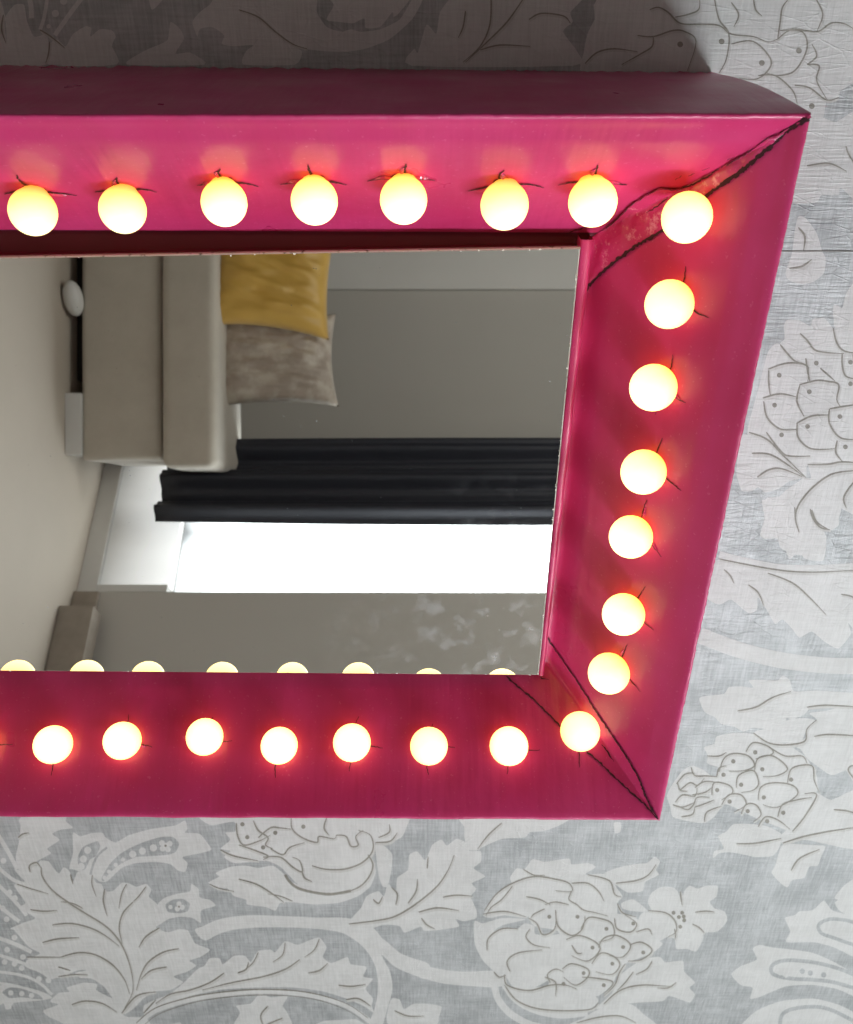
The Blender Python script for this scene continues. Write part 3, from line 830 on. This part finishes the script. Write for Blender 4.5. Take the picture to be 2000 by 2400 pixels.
def bbox(P, ty):
    Q = P if ty == 'p' else P[0] + P[1]
    return min(q[0] for q in Q), max(q[0] for q in Q), min(q[1] for q in Q), max(q[1] for q in Q)
for mi, ty, P, ly in ELEM: put(mi, ty, P, ly)
# the pattern carries on past the picture: repeats of the lower motifs to the left, right and below
lo = [(mi, ty, P, ly) for mi, ty, P, ly in ELEM if bbox(P, ty)[3] < -.60]
uu0 = min(bbox(P, ty)[0] for _, ty, P, _l in lo); uu1 = max(bbox(P, ty)[1] for _, ty, P, _l in lo)
vv0 = min(bbox(P, ty)[2] for _, ty, P, _l in lo); vv1 = max(bbox(P, ty)[3] for _, ty, P, _l in lo)
for du, dv in ((-(uu1-uu0)-.01, 0), ((uu1-uu0)+.03, .0), (0, vv0-vv1-.01), (uu0-uu1-.01, vv0-vv1-.01), ((uu1-uu0)+.03, vv0-vv1-.01), (-.05, .62 - vv0), ((uu1-uu0)-.02, .62 - vv0)):
    if dv > 0: dv = .03 - vv0
    for mi, ty, P, ly in lo: put(mi, ty, P, ly, du, dv)
a = un(1850, 588, 0); wall_quad(a.x - .3, 1.4, a.y - .0004, a.y + .0004, .0004, 4)
for f in bm.faces:
    f.normal_update()
    if f.normal.y > 0: f.normal_flip()
wl = obj('wall', bm, [M_bg, M_cream, M_wash, M_line, M_seam])
tag(wl, 'wall papered in silver grey with cream damask leaves and pineapples behind the pink frame', 'wall', kind='structure')

# ------------------------------------------------------------------ the room the mirror shows
M_rw = simple('grey_beige_wall_paint', (.56,.54,.50), .85, .04, 3)
M_rw2 = simple('pale_chimney_paint', (.80,.79,.76), .8, .04, 3)
M_carpet = simple('beige_floor', (.52,.46,.39), .75, .06, 6)
M_sofa, nt, b = mat('taupe_velvet')
L(nt, mix(nt, nz(nt, (9,)*3, 1, 5, .65), (.42,.375,.31), (.58,.53,.45)), b.inputs['Base Color']); b.inputs['Roughness'].default_value = .8
b.inputs['Sheen Weight'].default_value = .5; bump(nt, nz(nt, (220,)*3), b, .3, .002)
M_yel, nt, b = mat('mustard_satin'); L(nt, mix(nt, nz(nt, (10,)*3), (.50,.29,.045), (.62,.38,.075)), b.inputs['Base Color'])
b.inputs['Roughness'].default_value = .42; b.inputs['Sheen Weight'].default_value = .3
M_pat, nt, b = mat('patterned_taupe_satin')
L(nt, mix(nt, mrange(nt, nz(nt, (24,)*3, 1, 3), .42, .62), (.34,.28,.23), (.46,.40,.33)), b.inputs['Base Color']); b.inputs['Roughness'].default_value = .4
M_grey = simple('grey_cushion_back', (.34,.33,.31), .7)
M_cur = simple('navy_curtain_cloth', (.022,.024,.034), .55, .1, 5)
M_dark = simple('sofa_gap_shade', (.012,.010,.009), .6)
M_white = simple('white_painted_trim', (.72,.72,.70), .45, .03)
M_brown = simple('brown_board', (.34,.295,.25), .6, .3, 20)
M_sky, nt, b = mat('overcast_daylight_glass'); b.inputs['Base Color'].default_value = (0,0,0,1)
b.inputs['Emission Color'].default_value = (.90,.965,1,1); g_ = N(nt, 'ShaderNodeNewGeometry'); z_ = N(nt, 'ShaderNodeSeparateXYZ'); L(nt, g_.outputs['Position'], z_.inputs[0])
L(nt, mth(nt, 'MULTIPLY', mrange(nt, z_.outputs['Z'], .8, 2.4, 6, 56), mrange(nt, mth(nt, 'ADD', z_.outputs['Z'], mth(nt, 'MULTIPLY', nz(nt, (5, 5, 2)), .2)), .37, .56, .10, 1)), b.inputs['Emission Strength'])

M_glow_panel, nt, b = mat('glowing_lower_panel'); b.inputs['Base Color'].default_value = (.7,.7,.68,1); b.inputs['Emission Color'].default_value = (.95,.98,1,1)  # white lower door panel; its daylight brightness is put in as emission
g_ = N(nt, 'ShaderNodeNewGeometry'); z_ = N(nt, 'ShaderNodeSeparateXYZ'); L(nt, g_.outputs['Position'], z_.inputs[0])
L(nt, mrange(nt, mth(nt, 'ADD', z_.outputs['Z'], mth(nt, 'MULTIPLY', nz(nt, (6, 6, 2)), .12)), .12, .36, .10, 1.1), b.inputs['Emission Strength'])
bm = bmesh.new(); vs = [bm.verts.new(p) for p in (Vector((-3,0,0)), Vector((4.5,0,0)), Vector((4.5,-5,0)), Vector((-3,-5,0)))]
f = bm.faces.new(vs); f.normal_update()
if f.normal.z < 0: f.normal_flip()
tag(obj('floor', bm, M_carpet), 'plain beige floor seen in the mirror', 'floor', kind='structure')
X0 = -FLOOR + .001
bm = bmesh.new(); rbox(bm, X0, 1.3, -.1, 2.6, 3.55, 3.65)
tag(obj('wall', bm, M_rw), 'plain grey beige wall behind the sofa in the mirror', 'wall', kind='structure')
bm = bmesh.new(); rbox(bm, X0, 1.3, .885, 2.6, 3.52, 3.548)
tag(obj('wall', bm, M_rw2), 'paler stepped wall section above the yellow cushion in the mirror', 'wall', kind='structure')
# window wall, turned towards the frame
def ww(x, s, o=0):
    y = .2 - .861*s + .508*o; z = 2.95 - .508*s - .861*o
    return room(x, y, z)
def wbox(bm, x0, x1, s0, s1, o0, o1):
    hexa(bm, [ww(x0,s0,o0),ww(x1,s0,o0),ww(x1,s1,o0),ww(x0,s1,o0),ww(x0,s0,o1),ww(x1,s0,o1),ww(x1,s1,o1),ww(x0,s1,o1)])
WS = .514
bm = bmesh.new(); wbox(bm, X0, 1.6, WS, 1.9, -.1, .0); wbox(bm, X0, 1.6, -.03, .008, -.1, .0)
tag(obj('wall', bm, M_rw), 'plain grey wall below the bright window strip in the mirror', 'wall', kind='structure')
wr = empty('patio_door', ww(X0, .26)); bpy.context.view_layer.update()
tag(wr, 'tall bright white glazed door beside the dark curtain, glaring with daylight in the mirror', 'door')
bm = bmesh.new(); wbox(bm, -.78, 1.55, .01, WS - .004, -.06, -.05)
nin = (ww(0, .3, 1) - ww(0, .3, 0)).normalized()
for f in bm.faces: f.normal_update(); f.material_index = 0 if f.normal.dot(nin) > .9 else 1
obj('glass', bm, [M_sky, M_white], wr)
bm = bmesh.new(); wbox(bm, X0 + .06, -.785, .01, WS - .03, -.06, -.02); obj('glowing_panel', bm, M_glow_panel, wr)
bm = bmesh.new(); wbox(bm, X0, X0 + .058, -.0, WS - .002, -.06, -.006); wbox(bm, X0 + .06, -.79, WS - .028, WS - .004, -.06, -.006); obj('door_frame', bm, M_white, wr)
bm = bmesh.new(); wbox(bm, X0 + .001, X0 + .075, WS + .005, 1.9, .001, .016)
tag(obj('skirting_board', bm, M_brown), 'dark skirting board along the floor under the window wall in the mirror', 'skirting board')
# curtain: pleated cloth
bm = bmesh.new(); nC = 120; mC = 30; rows = []
for i in range(nC + 1):
    t = i / nC; row = []
    for j in range(mC + 1):
        h = j / mC; x = -.84 + 2.09 * h
        am = .030 * (.6 + .4 * math.sin(3 * h + 1))
        w = math.sin(t * 16 + .5 * math.sin(2.2 * h)) * am + math.sin(t * 51 + 2 * h) * .006
        ss = -.0 + (.300 + .012 * math.sin(2 * h)) * t
        row.append(bm.verts.new(ww(x, ss, .06 + w)))
    rows.append(row)
for i in range(nC):
    for j in range(mC): bm.faces.new((rows[i][j], rows[i][j+1], rows[i+1][j+1], rows[i+1][j]))
bmesh.ops.recalc_face_normals(bm, faces=bm.faces)
oc = obj('curtain', bm, M_cur, smooth=True); md = oc.modifiers.new('thickness', 'SOLIDIFY'); md.thickness = .003
tag(oc, 'dark navy curtain in soft folds between the sofa and bright window in the mirror', 'curtain')
# sofa
def soft(name, x0, x1, y0, y1, z0, z1, r, m_, parent, amp=.004, seg=5):
    bm = bmesh.new(); rbox(bm, x0, x1, y0, y1, z0, z1)
    bmesh.ops.bevel(bm, geom=bm.edges[:] , offset=r, segments=seg, profile=.6, affect='EDGES')
    bmesh.ops.subdivide_edges(bm, edges=[e for e in bm.edges if e.calc_length() > .12], cuts=6, use_grid_fill=True)
    for v in bm.verts: v.co += Vector((noise.noise(v.co*6), noise.noise(v.co*6+Vector((9,0,0))), noise.noise(v.co*6+Vector((0,9,0))))) * amp
    return obj(name, bm, m_, parent, smooth=True)
def X(dx, z): return (dx/.875 - 1000)/FPX*z
def Y(dy, z): return (1200 - dy/.875)/FPX*z
ZS = 2.62
sf = empty('sofa', room(X0, Y(700, 3), 3.0)); bpy.context.view_layer.update()
tag(sf, 'taupe velvet sofa with a deep base and rounded seat, lying sideways in the mirror', 'sofa')
soft('base', X(166, ZS), X(331, ZS), Y(944, ZS), 1.75, ZS, 3.0, .02, M_sofa, sf)
soft('seat_cushion', X(336, ZS), X(448, ZS), Y(961, ZS), 1.78, ZS - .03, 2.97, .035, M_sofa, sf, .006, 7)
bm = bmesh.new(); rbox(bm, X0, X(164, ZS), Y(780, 2.7), 1.7, 2.70, 2.95); obj('gap_shade_block', bm, M_dark, sf)  # solid near-black block standing for the shaded gap under the sofa
for yy in (805, 200):
    bm = bmesh.new(); rbox(bm, X0, X(169, ZS), Y(yy + 127, 2.6), Y(yy, 2.6), 2.61, 2.72); obj('leg', bm, M_white, sf)
bm = bmesh.new()
c0 = room(X0 + .028, Y(612, 2.6), 2.6); bmesh.ops.create_uvsphere(bm, u_segments=20, v_segments=12, radius=.028)
for v in bm.verts: v.co = Vector((v.co.x * 1.9, v.co.y * 1.0, v.co.z)) + c0
obj('caster', bm, M_white, sf, smooth=True)
# cushions
def cushion(name, cx, cy, z, hx, hy, th, rot, mt, label, wr_=.012, seed=0):
    bm = bmesh.new(); n = 44
    for side in (1, -1):
        g_ = []
        for i in range(n + 1):
            r_ = []
            for j in range(n + 1):
                a, b_ = i/n*2-1, j/n*2-1
                pin = 1 - .10 * (1 - a*a) * abs(b_)**3; pin2 = 1 - .10 * (1 - b_*b_) * abs(a)**3
                x = a * hx * pin2; y = b_ * hy * pin
                hgt = th * ((1 - a**4) * (1 - b_**4)) ** .55
                fold = (1 - max(abs(a), abs(b_))**3)
                wv = noise.noise(Vector((a*1.5+seed, b_*6 + a*1.2, side*3))) * wr_ * 2 + noise.noise(Vector((a*3, b_*13+seed, 1))) * wr_
                h_ = (hgt + wv * fold) * side
                c, s_ = math.cos(rot), math.sin(rot)
                r_.append(bm.verts.new(room(cx + x*c - y*s_, cy + x*s_ + y*c, z - h_ + (cx + x) * 0 + .25 * (x + hx))))
            g_.append(r_)
        for i in range(n):
            for j in range(n): bm.faces.new((g_[i][j], g_[i+1][j], g_[i+1][j+1], g_[i][j+1]))
    bmesh.ops.remove_doubles(bm, verts=bm.verts, dist=.0005)
    bmesh.ops.recalc_face_normals(bm, faces=bm.faces)
    return tag(obj(name, bm, mt, smooth=True), label, 'cushion', 'cushions on the sofa')
zc = 2.72
cushion('cushion', X(563, zc), Y(560, zc), zc - .05, .178, .185, .055, -.08, M_yel, 'mustard yellow satin cushion standing on the sofa seat in the mirror', .008, 1)
cushion('cushion', X(566, zc+.07), Y(735, zc+.07), zc + .04, .188, .150, .06, .03, M_pat, 'taupe patterned satin cushion tucked beside the yellow one in the mirror', .008, 5)
# brown board leaning at the foot of the near wall
bm = bmesh.new(); wbox(bm, X0 + .002, X0 + .10, .60, .95, .02, .09)
tag(obj('storage_box', bm, M_brown), 'small brown box on the floor by the grey wall in the mirror', 'box')

ld = bpy.data.lights.new('room_fill', 'AREA'); ld.shape = 'RECTANGLE'; ld.size = 1.2; ld.size_y = 1.2; ld.energy = 19; ld.color = (1, .97, .90)  # added fill, out of view, brightening the reflected room
lo_ = bpy.data.objects.new('room_fill', ld); COL.objects.link(lo_)
lp, lt = room(1.45, .6, 1.5), room(-.3, .3, 3.3)
lo_.matrix_world = Matrix.Translation(lp) @ (lt - lp).to_track_quat('-Z', 'Y').to_matrix().to_4x4()
# ------------------------------------------------------------------ world, camera, render settings
w = bpy.data.worlds.new('World'); S.world = w; w.use_nodes = True
bg = w.node_tree.nodes['Background']; bg.inputs[0].default_value = (.95,.97,1,1); bg.inputs[1].default_value = .018
cd = bpy.data.cameras.new('camera'); co = bpy.data.objects.new('camera', cd); COL.objects.link(co)
def wv(v): return Vector((-v.y, -v.z, v.x))
Rw, Uw, Fw = wv(cR), wv(cU), wv(cF)
co.matrix_world = Matrix(((Rw.x, Uw.x, -Fw.x, CAM.x), (Rw.y, Uw.y, -Fw.y, CAM.y), (Rw.z, Uw.z, -Fw.z, CAM.z), (0,0,0,1)))
cd.sensor_fit = 'VERTICAL'; cd.sensor_height = 6.46; cd.sensor_width = 5.4; cd.lens = FPX / 2400 * 6.46
cd.clip_start = .02; cd.clip_end = 100
cd.dof.use_dof = True; cd.dof.focus_distance = .66; cd.dof.aperture_fstop = 2.6
S.camera = co
S.view_settings.view_transform = 'Standard'; S.view_settings.look = 'None'; S.view_settings.gamma = 1; S.view_settings.exposure = 0
S.render.engine = 'CYCLES'
S.cycles.max_bounces = 6; S.cycles.sample_clamp_indirect = 6; S.cycles.caustics_reflective = False
